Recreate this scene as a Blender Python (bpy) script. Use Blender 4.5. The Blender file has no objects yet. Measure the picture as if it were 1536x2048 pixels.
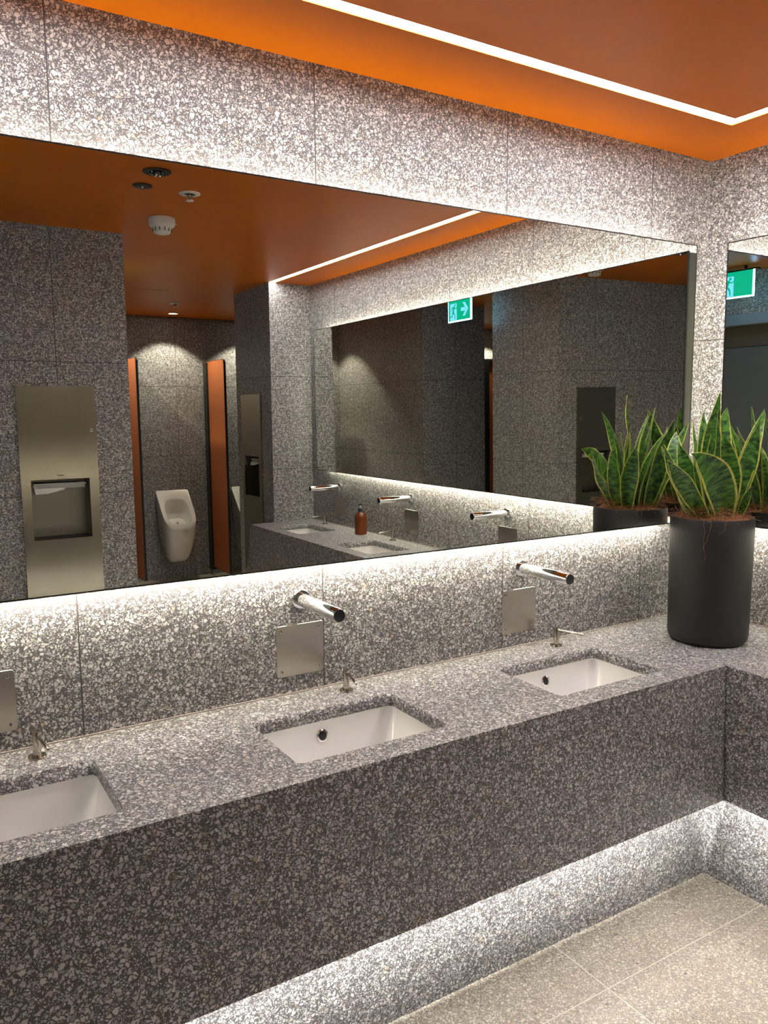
import bpy, bmesh, math, random
from mathutils import Vector, Matrix
random.seed(7)
sc = bpy.context.scene
C = sc.collection
PI = math.pi

# ------------------------------------------------------------------ camera
cd = bpy.data.cameras.new('camera'); cam = bpy.data.objects.new('camera', cd); C.objects.link(cam)
yaw, pit, rol, F = math.radians(31.7024), math.radians(-7.1099), math.radians(-0.4115), 1594.4
fw = Vector((math.sin(yaw)*math.cos(pit), math.cos(yaw)*math.cos(pit), math.sin(pit)))
rt = Vector((math.cos(yaw), -math.sin(yaw), 0)); up = rt.cross(fw)
r2 = rt*math.cos(rol)+up*math.sin(rol); u2 = -rt*math.sin(rol)+up*math.cos(rol)
M = Matrix((r2, u2, -fw)).transposed().to_4x4(); M.translation = (-2.8086, -2.0947, 1.6885)
cam.matrix_world = M
cd.sensor_fit = 'VERTICAL'; cd.sensor_height = 36.0; cd.sensor_width = 27.0; cd.lens = F/2048*36
cd.clip_start = 0.02
sc.camera = cam

# ------------------------------------------------------------------ light levels
w = bpy.data.worlds.new('world'); sc.world = w; w.use_nodes = True
w.node_tree.nodes['Background'].inputs[0].default_value = (0.9, 0.95, 1, 1)
w.node_tree.nodes['Background'].inputs[1].default_value = 0.0
sc.view_settings.view_transform = 'Standard'; sc.view_settings.look = 'None'
sc.view_settings.gamma = 1; sc.view_settings.use_curve_mapping = False
sc.view_settings.exposure = 0.97
LED_CEIL, LED_MIRROR, LED_PLINTH, SPOT_W, SPOT_STALL = 29.5, 28.0, 165.0, 27.0, 40.0
SIGN_E = 2.2
WARM = (1.0, 0.935, 0.78, 1); CEILW = (0.975, 0.965, 0.97, 1); PLW = (0.99, 0.98, 0.93, 1)

# ------------------------------------------------------------------ dimensions (metres)
H = 2.6515; ZC = 0.86; ZT, ZB = 2.295, 1.262; TM = 0.1151
DC = 0.5368; ZA = 0.4278; DA = 0.5813; KK = 0.3713
XW = -3.05; YD = -3.741; PW = -0.3368; YP = -4.4435; YU = -6.196
B1X, B1Y, B1B = -1.6661, -2.643, -3.444
B2X = -1.60; B2W = -2.32

# ------------------------------------------------------------------ materials
def newmat(name):
    m = bpy.data.materials.new(name); m.use_nodes = True
    return m, m.node_tree, m.node_tree.nodes['Principled BSDF']
def setp(b, **k):
    for n, v in k.items():
        n = {'col':'Base Color','rough':'Roughness','metal':'Metallic','ior':'IOR','trans':'Transmission Weight',
             'ecol':'Emission Color','estr':'Emission Strength','spec':'Specular IOR Level','coat':'Coat Weight','coatr':'Coat Roughness',
             'sss':'Subsurface Weight'}[n]
        b.inputs[n].default_value = v
def simple(name, col, rough=0.5, metal=0.0, **k):
    m, t, b = newmat(name); setp(b, col=(*col, 1), rough=rough, metal=metal, **k)
    return m
def N(t, typ, **k):
    n = t.nodes.new(typ)
    for a, v in k.items(): setattr(n, a, v)
    return n
def math_(t, op, a, b=None, c=None):
    n = N(t, 'ShaderNodeMath', operation=op)
    for i, v in enumerate((a, b, c)):
        if v is None: continue
        if isinstance(v, (int, float)): n.inputs[i].default_value = v
        else: t.links.new(v, n.inputs[i])
    return n.outputs[0]
def mixc(t, f, a, b):
    n = N(t, 'ShaderNodeMix', data_type='RGBA')
    if isinstance(f, (int, float)): n.inputs[0].default_value = f
    else: t.links.new(f, n.inputs[0])
    for i, v in ((6, a), (7, b)):
        if isinstance(v, tuple): n.inputs[i].default_value = (*v, 1)
        else: t.links.new(v, n.inputs[i])
    return n.outputs[2]
def ramp(t, f, stops, interp='LINEAR'):
    n = N(t, 'ShaderNodeValToRGB'); n.color_ramp.interpolation = interp
    e = n.color_ramp.elements
    while len(e) > 1: e.remove(e[0])
    e[0].position = stops[0][0]; e[0].color = (*stops[0][1], 1)
    for p, c in stops[1:]:
        q = e.new(p); q.color = (*c, 1)
    t.links.new(f, n.inputs[0]); return n.outputs[0]

def terrazzo(name, matrix=(0.105, 0.097, 0.098), lo=(0.29, 0.28, 0.275), hi=(0.64, 0.63, 0.615), joints=(), jcol=(0.065, 0.057, 0.055), jw=0.0038, rough=0.42, density=0.0):
    m, t, b = newmat(name)
    L = t.links.new
    geo = N(t, 'ShaderNodeNewGeometry'); P = geo.outputs['Position']
    no = N(t, 'ShaderNodeTexNoise'); no.inputs['Scale'].default_value = 70; no.inputs['Detail'].default_value = 1.5
    L(P, no.inputs['Vector'])
    v = N(t, 'ShaderNodeVectorMath', operation='MULTIPLY_ADD'); L(no.outputs['Color'], v.inputs[0])
    v.inputs[1].default_value = (0.009,)*3; L(P, v.inputs[2])
    WP = v.outputs[0]
    col = None
    base = matrix
    # three sizes of marble chip, small ones first so the big ones sit on top
    for i, (scale, thr, keep, off) in enumerate(((290, 0.22, 0.40-density, 3.1), (172, 0.175, 0.30-density, 1.7), (98, 0.15, 0.36-density, 0.0))):
        mp = N(t, 'ShaderNodeMapping'); mp.inputs['Location'].default_value = (off, off*0.7, off*1.3)
        mp.inputs['Rotation'].default_value = (0.5+i, 0.3, 0.8*i)
        L(WP, mp.inputs['Vector'])
        d = N(t, 'ShaderNodeTexVoronoi', feature='DISTANCE_TO_EDGE'); d.inputs['Scale'].default_value = scale
        c = N(t, 'ShaderNodeTexVoronoi', feature='F1'); c.inputs['Scale'].default_value = scale
        L(mp.outputs[0], d.inputs['Vector']); L(mp.outputs[0], c.inputs['Vector'])
        sp = N(t, 'ShaderNodeSeparateColor'); L(c.outputs['Color'], sp.inputs[0])
        edge = N(t, 'ShaderNodeMapRange'); edge.inputs[1].default_value = thr-0.02; edge.inputs[2].default_value = thr+0.03
        vary = math_(t, 'MULTIPLY_ADD', sp.outputs[2], -0.12, 0.05)
        L(math_(t, 'ADD', d.outputs['Distance'], vary), edge.inputs[0])
        k = math_(t, 'GREATER_THAN', sp.outputs[0], keep)
        mask = math_(t, 'MULTIPLY', edge.outputs[0], k)
        mid = tuple((a+c2)/2 for a, c2 in zip(lo, hi))
        cc = ramp(t, sp.outputs[1], ((0, lo), (0.25, mid), (0.85, hi), (0.955, hi), (0.962, (hi[0]*0.9, hi[1]*0.72, hi[2]*0.5)), (0.985, (0.22, 0.17, 0.14)), (1.0, (0.10, 0.09, 0.09))))
        base = mixc(t, mask, base, cc)
    if joints:
        sep = N(t, 'ShaderNodeSeparateXYZ'); L(P, sep.inputs[0])
        tot = None
        for ax, o, s in joints:
            x = math_(t, 'MULTIPLY_ADD', sep.outputs[ax], 1.0/s, -o/s+0.5)
            fr = math_(t, 'FRACT', math_(t, 'ADD', x, 50.0))
            ds = math_(t, 'MULTIPLY', math_(t, 'ABSOLUTE', math_(t, 'SUBTRACT', fr, 0.5)), s)
            g = math_(t, 'LESS_THAN', ds, jw/2)
            tot = g if tot is None else math_(t, 'MAXIMUM', tot, g)
        base = mixc(t, tot, base, jcol)
        bp = N(t, 'ShaderNodeBump', invert=True); bp.inputs['Distance'].default_value = 0.002; bp.inputs['Strength'].default_value = 0.6
        L(tot, bp.inputs['Height']); L(bp.outputs[0], b.inputs['Normal'])
    L(base, b.inputs['Base Color']); setp(b, rough=rough, spec=0.4)
    return m

ZJ = (2, 0.565, 0.70)
T_north = terrazzo('terrazzo_tiles_north', joints=((0, -0.333, 0.70), ZJ))
T_east = terrazzo('terrazzo_tiles_east', joints=((1, -0.545, 0.70), ZJ))
T_south = terrazzo('terrazzo_tiles_south', joints=((0, -0.292, 0.70), ZJ))
T_block = terrazzo('terrazzo_tiles_block', joints=((0, -2.035, 0.70), (1, -3.05, 0.70), ZJ))
T_block2 = terrazzo('terrazzo_tiles_block_rear', joints=((0, -1.98, 0.70), (1, -5.15, 0.70), ZJ))
T_pier = terrazzo('terrazzo_tiles_pier', joints=((1, -4.09, 0.70), ZJ))
T_counter = terrazzo('terrazzo_slab')
T_floor = terrazzo('terrazzo_floor', matrix=(0.34, 0.29, 0.23), lo=(0.50, 0.455, 0.37), hi=(0.82, 0.77, 0.66), joints=((0, -1.122, 0.751), (1, -0.602, 0.70)), jcol=(0.88, 0.84, 0.74), jw=0.0038, rough=0.35)

def paint_mat():
    m, t, b = newmat('burnt_orange_paint')
    n = N(t, 'ShaderNodeTexNoise'); n.inputs['Scale'].default_value = 1.6; n.inputs['Detail'].default_value = 3
    g = N(t, 'ShaderNodeNewGeometry'); t.links.new(g.outputs['Position'], n.inputs['Vector'])
    c = ramp(t, n.outputs[0], ((0.3, (0.53, 0.124, 0.002)), (0.7, (0.57, 0.134, 0.003))))
    t.links.new(c, b.inputs['Base Color']); setp(b, rough=0.42, spec=0.13)
    bm_ = N(t, 'ShaderNodeBump'); bm_.inputs['Distance'].default_value = 0.003; bm_.inputs['Strength'].default_value = 0.25
    t.links.new(n.outputs[0], bm_.inputs['Height']); t.links.new(bm_.outputs[0], b.inputs['Normal'])
    return m
M_ceil = paint_mat()
def brushed(name, col, rough, axis=2, scale=400):
    m, t, b = newmat(name)
    tc = N(t, 'ShaderNodeTexCoord'); mp = N(t, 'ShaderNodeMapping')
    s = [3, 3, 3]; s[axis] = scale; mp.inputs['Scale'].default_value = s
    n = N(t, 'ShaderNodeTexNoise'); n.inputs['Scale'].default_value = 1; n.inputs['Detail'].default_value = 2
    t.links.new(tc.outputs['Object'], mp.inputs[0]); t.links.new(mp.outputs[0], n.inputs['Vector'])
    r = N(t, 'ShaderNodeMapRange'); r.inputs[3].default_value = rough-0.06; r.inputs[4].default_value = rough+0.06
    t.links.new(n.outputs[0], r.inputs[0]); t.links.new(r.outputs[0], b.inputs['Roughness'])
    bp = N(t, 'ShaderNodeBump'); bp.inputs['Distance'].default_value = 0.0004; bp.inputs['Strength'].default_value = 0.15
    t.links.new(n.outputs[0], bp.inputs['Height']); t.links.new(bp.outputs[0], b.inputs['Normal'])
    setp(b, col=(*col, 1), metal=1.0)
    return m
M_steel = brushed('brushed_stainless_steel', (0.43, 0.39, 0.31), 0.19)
M_steel_in = brushed('steel_lining_shaded', (0.24, 0.22, 0.18), 0.36)  # same steel, colour darkened for the shade inside the recess
M_plate = brushed('brushed_steel_plate', (0.50, 0.465, 0.41), 0.24)
M_nickel = simple('satin_nickel', (0.52, 0.475, 0.40), 0.17, 1.0)
M_chrome = simple('polished_chrome', (0.82, 0.82, 0.83), 0.07, 1.0)
M_sensor = simple('dark_sensor_glass', (0.02, 0.02, 0.022), 0.08, 0.0, spec=0.7)
M_mirror = simple('silvered_glass', (0.84, 0.855, 0.80), 0.0, 1.0)
M_edge = simple('black_mirror_edge', (0.015, 0.013, 0.014), 0.3)
M_side = simple('grey_anodised_side', (0.11, 0.115, 0.10), 0.35, 0.5)
M_porc = simple('white_porcelain', (0.80, 0.785, 0.75), 0.07, 0.0, spec=0.6, coat=0.5, coatr=0.03)
M_black = simple('matt_black_plastic', (0.014, 0.014, 0.015), 0.4)
M_pot = simple('black_fibre_pot', (0.018, 0.0165, 0.0155), 0.52)
M_whitep = simple('white_plastic', (0.72, 0.70, 0.66), 0.35)
M_dark = simple('dark_void', (0.01, 0.01, 0.01), 0.6)  # near-black skin standing in for the shade inside openings
M_orange = simple('orange_laminate', (0.42, 0.115, 0.03), 0.42)
M_paper = simple('white_paper_towel', (0.74, 0.73, 0.70), 0.85)
M_door = simple('blue_grey_door_paint', (0.12, 0.145, 0.16), 0.45)
M_frame = simple('blue_grey_frame_paint', (0.22, 0.27, 0.32), 0.4)
M_grout = simple('pale_sealant', (0.42, 0.36, 0.33), 0.6)
def emis(name, col, s):
    m, t, b = newmat(name); setp(b, col=(0, 0, 0, 1), rough=0.6, ecol=col, estr=s); return m
M_ledc = emis('ceiling_light_diffuser', CEILW, LED_CEIL)
M_ledm = emis('mirror_light_strip', WARM, LED_MIRROR*0.82)
M_ledm2 = emis('mirror_light_strip_lower', WARM, LED_MIRROR*1.5)
M_ledp = emis('plinth_light_strip', PLW, LED_PLINTH)
M_lens = emis('downlight_lens', (1, 0.95, 0.82, 1), 6)
M_green = emis('exit_sign_green', (0.0, 0.36, 0.20, 1), SIGN_E*0.42)
M_cyan = emis('exit_sign_lit_white', (0.14, 0.46, 0.85, 1), SIGN_E*0.55)
M_acry = emis('exit_sign_lit_rim', (0.30, 0.62, 1.0, 1), SIGN_E*6.5)
def amber():
    m, t, b = newmat('amber_plastic'); setp(b, col=(0.26, 0.055, 0.008, 1), rough=0.12, trans=0.5, ior=1.4, coat=0.3)
    return m
M_amber = amber()

# ------------------------------------------------------------------ mesh helpers
def box(bm, x0, x1, y0, y1, z0, z1, bev=0.0, seg=2):
    r = bmesh.ops.create_cube(bm, size=1.0)
    for v in r['verts']:
        v.co = Vector(((x0+x1)/2+v.co.x*(x1-x0), (y0+y1)/2+v.co.y*(y1-y0), (z0+z1)/2+v.co.z*(z1-z0)))
    if bev:
        es = list({e for v in r['verts'] for e in v.link_edges})
        bmesh.ops.bevel(bm, geom=es, offset=bev, segments=seg, affect='EDGES', profile=0.6)
def frame_from(d):
    d = d.normalized(); a = Vector((0, 0, 1)) if abs(d.z) < 0.9 else Vector((1, 0, 0))
    u = d.cross(a).normalized(); return u, d.cross(u).normalized()
def loft(bm, rings, cap0=True, cap1=True, closed=True):
    vs = [[bm.verts.new(p) for p in r] for r in rings]
    for a, b in zip(vs, vs[1:]):
        n = len(a)
        for i in range(n if closed else n-1):
            j = (i+1) % n
            bm.faces.new((a[i], a[j], b[j], b[i]))
    if cap0: bm.faces.new(list(reversed(vs[0])))
    if cap1: bm.faces.new(vs[-1])
    return vs
def lathe(bm, prof, n=40, axis='z', org=(0, 0, 0), cap=True):
    o = Vector(org); rings = []
    for r, h in prof:
        ring = []
        for i in range(n):
            a = 2*PI*i/n; x, y = r*math.cos(a), r*math.sin(a)
            ring.append(o+(Vector((x, y, h)) if axis == 'z' else Vector((x, h, y)) if axis == 'y' else Vector((h, x, y))))
        rings.append(ring)
    loft(bm, rings, cap, cap)
def tube(bm, pts, rad, n=12, cap=True):
    pts = [Vector(p) for p in pts]; rings = []
    for i, p in enumerate(pts):
        d = (pts[min(i+1, len(pts)-1)]-pts[max(i-1, 0)])
        u, v = frame_from(d); r = rad[i] if isinstance(rad, (list, tuple)) else rad
        if i and rings:
            # keep the frames aligned
            pu = (rings[-1][0]-pts[i-1]).normalized(); v2 = d.normalized().cross(pu)
            if v2.length > 1e-4: v = v2.normalized(); u = v.cross(d.normalized()).normalized()
        rings.append([p+u*r*math.cos(2*PI*k/n)+v*r*math.sin(2*PI*k/n) for k in range(n)])
    loft(bm, rings, cap, cap)
def rrect(x0, x1, y0, y1, r, z, n=6):
    out = []
    for cx, cy, a0 in ((x1-r, y1-r, 0), (x0+r, y1-r, 90), (x0+r, y0+r, 180), (x1-r, y0+r, 270)):
        for k in range(n+1):
            a = math.radians(a0+90*k/n); out.append(Vector((cx+r*math.cos(a), cy+r*math.sin(a), z)))
    return out
def prism(loops, z0, z1):
    """solid slab from an outer outline and hole outlines (2-D points)"""
    cu = bpy.data.curves.new('outline', 'CURVE'); cu.dimensions = '2D'; cu.fill_mode = 'BOTH'; cu.extrude = (z1-z0)/2
    for lp in loops:
        s = cu.splines.new('POLY'); s.points.add(len(lp)-1); s.use_cyclic_u = True
        for q, p in zip(s.points, lp): q.co = (p[0], p[1], 0, 1)
    o = bpy.data.objects.new('outline', cu); me = bpy.data.meshes.new_from_object(o)
    bpy.data.objects.remove(o); bpy.data.curves.remove(cu)
    bm = bmesh.new(); bm.from_mesh(me); bpy.data.meshes.remove(me)
    for v in bm.verts: v.co.z += (z0+z1)/2
    bmesh.ops.remove_doubles(bm, verts=bm.verts, dist=1e-5)
    return bm
def link(name, bm, mat, parent=None, smooth=True, loc=None, recalc=True, ang=35):
    if recalc: bmesh.ops.recalc_face_normals(bm, faces=bm.faces)
    if smooth:
        for f in bm.faces: f.smooth = True
        for e in bm.edges:
            if len(e.link_faces) == 2 and e.calc_face_angle(0) > math.radians(ang): e.smooth = False
    me = bpy.data.meshes.new(name)
    if loc is not None:
        for v in bm.verts: v.co -= Vector(loc)
    bm.to_mesh(me); bm.free(); me.materials.append(mat)
    o = bpy.data.objects.new(name, me); C.objects.link(o)
    if parent: o.parent = parent
    if loc is not None and not parent: o.location = loc
    return o
def thing(name, label, cat, loc=(0, 0, 0), rz=0, group=None):
    o = bpy.data.objects.new(name, None); C.objects.link(o); o.empty_display_size = 0.05
    o.location = loc; o.rotation_euler = (0, 0, rz); o['label'] = label; o['category'] = cat
    if group: o['group'] = group
    return o
def tag(o, label, cat, group=None, kind=None):
    if label: o['label'] = label
    if cat: o['category'] = cat
    if group: o['group'] = group
    if kind: o['kind'] = kind
    return o
def struct(name, boxes, mat, label=None):
    bm = bmesh.new()
    for b in boxes: box(bm, *b)
    o = link(name, bm, mat, smooth=False); o['kind'] = 'structure'
    if label: o['label'] = label; o['category'] = name.split('_')[0]
    return o
def dup(root, loc, rz, label, group=None):
    r = root.copy(); C.objects.link(r); r.location = loc; r.rotation_euler = (0, 0, rz); r['label'] = label
    if group: r['group'] = group
    for ch in list(root.children):
        c = ch.copy(); C.objects.link(c); c.parent = r
        for g in list(ch.children):
            d = g.copy(); C.objects.link(d); d.parent = c
    return r

# ------------------------------------------------------------------ the room
struct('wall_north', [(XW-0.15, 0.15, 0, 0.15, 0, H)], T_north, 'long terrazzo-tiled wall behind the wide mirror and the taps')
struct('wall_east', [(0, 0.15, YP, 0, 0, H)], T_east, 'terrazzo-tiled side wall at the right of the corner')
struct('wall_pier_east', [(PW, 0, YP, YD, 0, H)], T_pier, 'terrazzo-clad pier at the end of the side counter')
struct('wall_bay_east', [(0.86, 1.0, YU, YP, 0, H), (0.15, 1.0, YP, YP+0.12, 0, H)], T_pier, 'end wall of the urinal bay')
struct('wall_south', [(-4.9, 1.0, YU-0.15, YU, 0, H)], T_south, 'terrazzo-tiled rear wall behind the urinals')
struct('wall_block_centre', [(XW, B1X, B1B, B1Y, 0, H)], T_block, 'terrazzo-clad block with the towel dispenser opposite the long mirror')
struct('wall_block_rear', [(B2W, B2X, YU, YP, 0, H)], T_block2, 'terrazzo-clad block beside the urinal bay')
DY0, DY1, DZ = -2.40, -1.25, 2.270
struct('wall_west', [(XW-0.15, XW, DY1, 0, 0, H), (XW-0.15, XW, B1B, DY0, 0, H), (XW-0.15, XW, DY0, DY1, DZ, H)], T_east, 'terrazzo-tiled wall with the exit doorway')
struct('wall_far_west', [(-4.9, -4.75, YU, B1B, 0, H), (-4.9, XW-0.15, B1B, B1B+0.15, 0, H)], T_east, 'wall closing the cubicle passage')
# one floor tile material, floor runs under everything
struct('floor', [(-5.0, 1.1, YU-0.2, 0.2, -0.12, 0)], T_floor, 'beige terrazzo tile floor')
# ceiling with a slot for the light line (slot 44 mm wide)
SO, SI = 0.290, 0.334
struct('ceiling', [(-5.0, 1.1, -SO, 0.2, H, H+0.1), (-SO, 1.1, YU-0.2, -SO, H, H+0.1), (-5.0, -SI, YU-0.2, -SI, H, H+0.1),
                   (-5.0, -SO, -SI, -SO, H+0.035, H+0.1), (-SI, -SO, YU-0.2, -SI, H+0.035, H+0.1), (-SI, -SO, YU-0.2, YD, H, H+0.036)], M_ceil, 'burnt orange painted ceiling')
for n, b in (('baseboard_north', (XW, -KK, -KK, -KK+0.02, 0, 0.62)), ('baseboard_east', (-KK, -KK+0.02, YD, -KK, 0, 0.62))):
    struct(n, [b], T_counter, 'pale lit terrazzo plinth under the %s counter' % ('long' if n.endswith('north') else 'side'))
struct('trim_1', [(B2X, 0.86, YU, YU+0.012, H-0.028, H-0.012)], simple('grey_trim', (0.25, 0.22, 0.2), 0.5), 'thin grey shadow-line trim above the urinals')

# light line in the ceiling
lt = thing('ceiling_light_line', 'bright white L-shaped light line set in the orange ceiling', 'ceiling light', (-SI, -SI, H))
bm = bmesh.new()
box(bm, XW, -SO, -SI+0.001, -SO-0.001, H+0.004, H+0.012); box(bm, -SI+0.001, -SO-0.001, YD, -SI+0.001, H+0.004, H+0.012)
link('diffuser', bm, M_ledc, lt, smooth=False, loc=(-SI, -SI, H))

# doorway, seen in the side mirror
d = struct('door_1', [(XW-0.13, XW-0.09, DY0+0.05, DY1-0.05, 0.01, 2.11)], M_door, 'blue-grey door in the exit doorway')
bm = bmesh.new(); tube(bm, [(XW-0.09, DY1-0.14, 1.02), (XW-0.045, DY1-0.14, 1.02), (XW-0.045, DY1-0.26, 1.02)], 0.01); link('door_handle', bm, M_nickel, d)
bm = bmesh.new(); box(bm, XW-0.14, XW-0.10, DY0, DY1, 2.115, DZ); box(bm, XW-0.14, XW-0.08, DY0, DY0+0.05, 0, DZ); box(bm, XW-0.14, XW-0.08, DY1-0.05, DY1, 0, DZ)
fr = link('trim_2', bm, simple('olive_overpanel', (0.10, 0.09, 0.06), 0.5), smooth=False); fr['kind'] = 'structure'
struct('trim_3', [(XW, XW+0.012, DY0-0.08, DY1+0.08, DZ, DZ+0.077)], M_frame, 'blue-grey head trim above the exit doorway')

# ------------------------------------------------------------------ counter with holes
DRY0, DRY1 = -0.450, -0.157
NB = (-2.663, -1.815, -0.968); EB = (-1.411, -2.347, -3.299)
holes = [[(p.x, p.y) for p in rrect(x-0.222, x+0.222, DRY0, DRY1, 0.02, 0)] for x in NB]
holes += [[(p.x, p.y) for p in rrect(DRY0, DRY1, y-0.222, y+0.222, 0.02, 0)] for y in EB]
FT = 0.02
ct = thing('vanity_counter', 'grey terrazzo L-shaped vanity counter with deep front apron under the mirrors', 'counter', (-0.3, -0.3, ZC-0.036))
CO = (-0.3, -0.3, ZC-0.036)
g_ = 0.0005
outer = [(XW+g_, -g_), (-g_, -g_), (-g_, YD+g_), (-DC+FT, YD+g_), (-DC+FT, -DC+FT), (XW+g_, -DC+FT)]
bm = prism([outer]+holes, ZC-0.036, ZC); link('worktop', bm, T_counter, ct, smooth=False, loc=CO)
bm = bmesh.new()
def quad_prism(bm, top, bot):
    loft(bm, [[Vector((*p, ZC)) for p in top], [Vector((*p, ZA)) for p in bot]])
quad_prism(bm, [(XW, -DC), (-DC, -DC), (-DC+FT, -DC+FT), (XW, -DC+FT)], [(XW, -DA), (-DA, -DA), (-DA+FT, -DA+FT), (XW, -DA+FT)])
link('apron', bm, T_counter, ct, smooth=False, loc=CO)
bm = bmesh.new()
quad_prism(bm, [(-DC, -DC), (-DC, YD), (-DC+FT, YD), (-DC+FT, -DC+FT)], [(-DA, -DA), (-DA, YD), (-DA+FT, YD), (-DA+FT, -DA+FT)])
link('apron', bm, T_counter, ct, smooth=False, loc=CO)
bm = bmesh.new()
quad_prism(bm, [(-DC, YD), (PW+0.001, YD), (PW+0.001, YD+0.02), (-DC, YD+0.02)], [(-DA, YD), (PW+0.001, YD), (PW+0.001, YD+0.02), (-DA, YD+0.02)])
link('end_panel', bm, T_counter, ct, smooth=False, loc=CO)
bm = bmesh.new(); box(bm, XW, -DA+FT, -DA+FT, -0.36, ZA+0.14, ZA+0.15); box(bm, -DA+FT, -0.36, YD, -DA+FT, ZA+0.14, ZA+0.15)
link('underside_panel', bm, M_black, ct, smooth=False, loc=CO)
bm = bmesh.new(); box(bm, XW, 0, -0.004, 0, ZC, ZC+0.004); box(bm, -0.004, 0, YD, -0.004, ZC, ZC+0.004)
o = link('sealant_bead', bm, M_grout, ct, smooth=False, loc=CO); o['label'] = 'pale sealant line along the wall'
bm = bmesh.new(); box(bm, XW+0.02, -0.50, -0.500, -0.496, ZA+0.085, ZA+0.113); box(bm, -0.500, -0.496, YD+0.03, -0.50, ZA+0.085, ZA+0.113)
o = link('light_strip', bm, M_ledp, ct, smooth=False, loc=CO)
bm = bmesh.new(); box(bm, XW+0.001, -0.476, -DA+FT, -0.476, ZA+0.006, ZA+0.012); box(bm, -DA+FT, -0.476, YD+0.02, -DA+FT, ZA+0.006, ZA+0.012)
link('added_light_lip', bm, M_black, ct, smooth=False, loc=CO)  # unseen lip, added to keep the strip's direct light off the floor

# ------------------------------------------------------------------ mirrors
def mirror(name, length, label, loc, rot):
    """local frame: x along the wall (0..length), y = 0 the wall, face at y = -TM, z from 0 (bottom)"""
    h = ZT-ZB
    t = thing(name, label, 'mirror', loc); t.rotation_euler = rot
    bm = bmesh.new(); box(bm, 0.003, length-0.003, -TM, -TM+0.006, 0.003, h-0.003); link('mirror_glass', bm, M_mirror, t, smooth=False)
    bm = bmesh.new()
    for b in ((0, length, 0, 0.0042), (0, length, h-0.0042, h), (0, 0.0042, 0, h), (length-0.0042, length, 0, h)):
        box(bm, b[0], b[1], -TM-0.0004, -TM+0.008, b[2], b[3])
    link('edge_trim', bm, M_edge, t, smooth=False)
    i = 0.004; g = 0.05
    def wedge(bm, x0, x1, za, zb):      # slanted diffuser throwing light out and at the wall
        loft(bm, [[Vector((x, -0.0498, za)), Vector((x, -0.034, zb)), Vector((x, -0.0498, zb))] for x in (x0, x1)])
    bm = bmesh.new(); box(bm, i, length-i, -TM+0.006, -g, i, h-i); link('side_casing', bm, M_side, t, smooth=False)
    i = 0.045
    bm = bmesh.new(); box(bm, i, length-i, -g, -0.012, i, h-i); link('back_frame', bm, M_side, t, smooth=False)
    bm = bmesh.new(); e = 0.006
    wedge(bm, i, length-i, 0.006, 0.028); link('light_strip', bm, M_ledm2, t, smooth=False)
    bm = bmesh.new(); wedge(bm, i, length-i, h-0.006, h-0.028); link('light_strip', bm, M_ledm, t, smooth=False)
    for b in ((0.008, 0.030, i, h-i), (length-0.030, length-0.008, i, h-i)):
        bm = bmesh.new(); box(bm, b[0], b[1], -0.0495, -0.0475, b[2], b[3]); link('light_strip', bm, M_ledm2, t, smooth=False)
    return t
LA = 2.78
mirror('wall_mirror', LA, 'wide backlit frameless mirror on the long wall above the basins', (-0.2135-LA, 0, ZB), (0, 0, 0))
LBm = 3.5211-0.1988
# side mirror: a little out of square with its wall (1.2 degrees), as the reflections in the photograph show
c = Vector((-TM, -1.86, (ZT+ZB)/2))
a, b_ = math.radians(-1.245), math.radians(-0.485)
n = Vector((-1, a, b_)).normalized()
yl = n; zl = (Vector((0, 0, 1))-n*n.z).normalized(); xl = -(zl.cross(-yl)).normalized()
R3 = Matrix((xl, -n, zl)).transposed()
if R3.determinant() < 0: xl = -xl; R3 = Matrix((xl, -n, zl)).transposed()
org = c - R3 @ Vector((LBm/2, -TM, (ZT-ZB)/2))
mb = mirror('wall_mirror', LBm, 'backlit mirror on the side wall right of the corner, cut by the picture edge', org, R3.to_euler())

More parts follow.
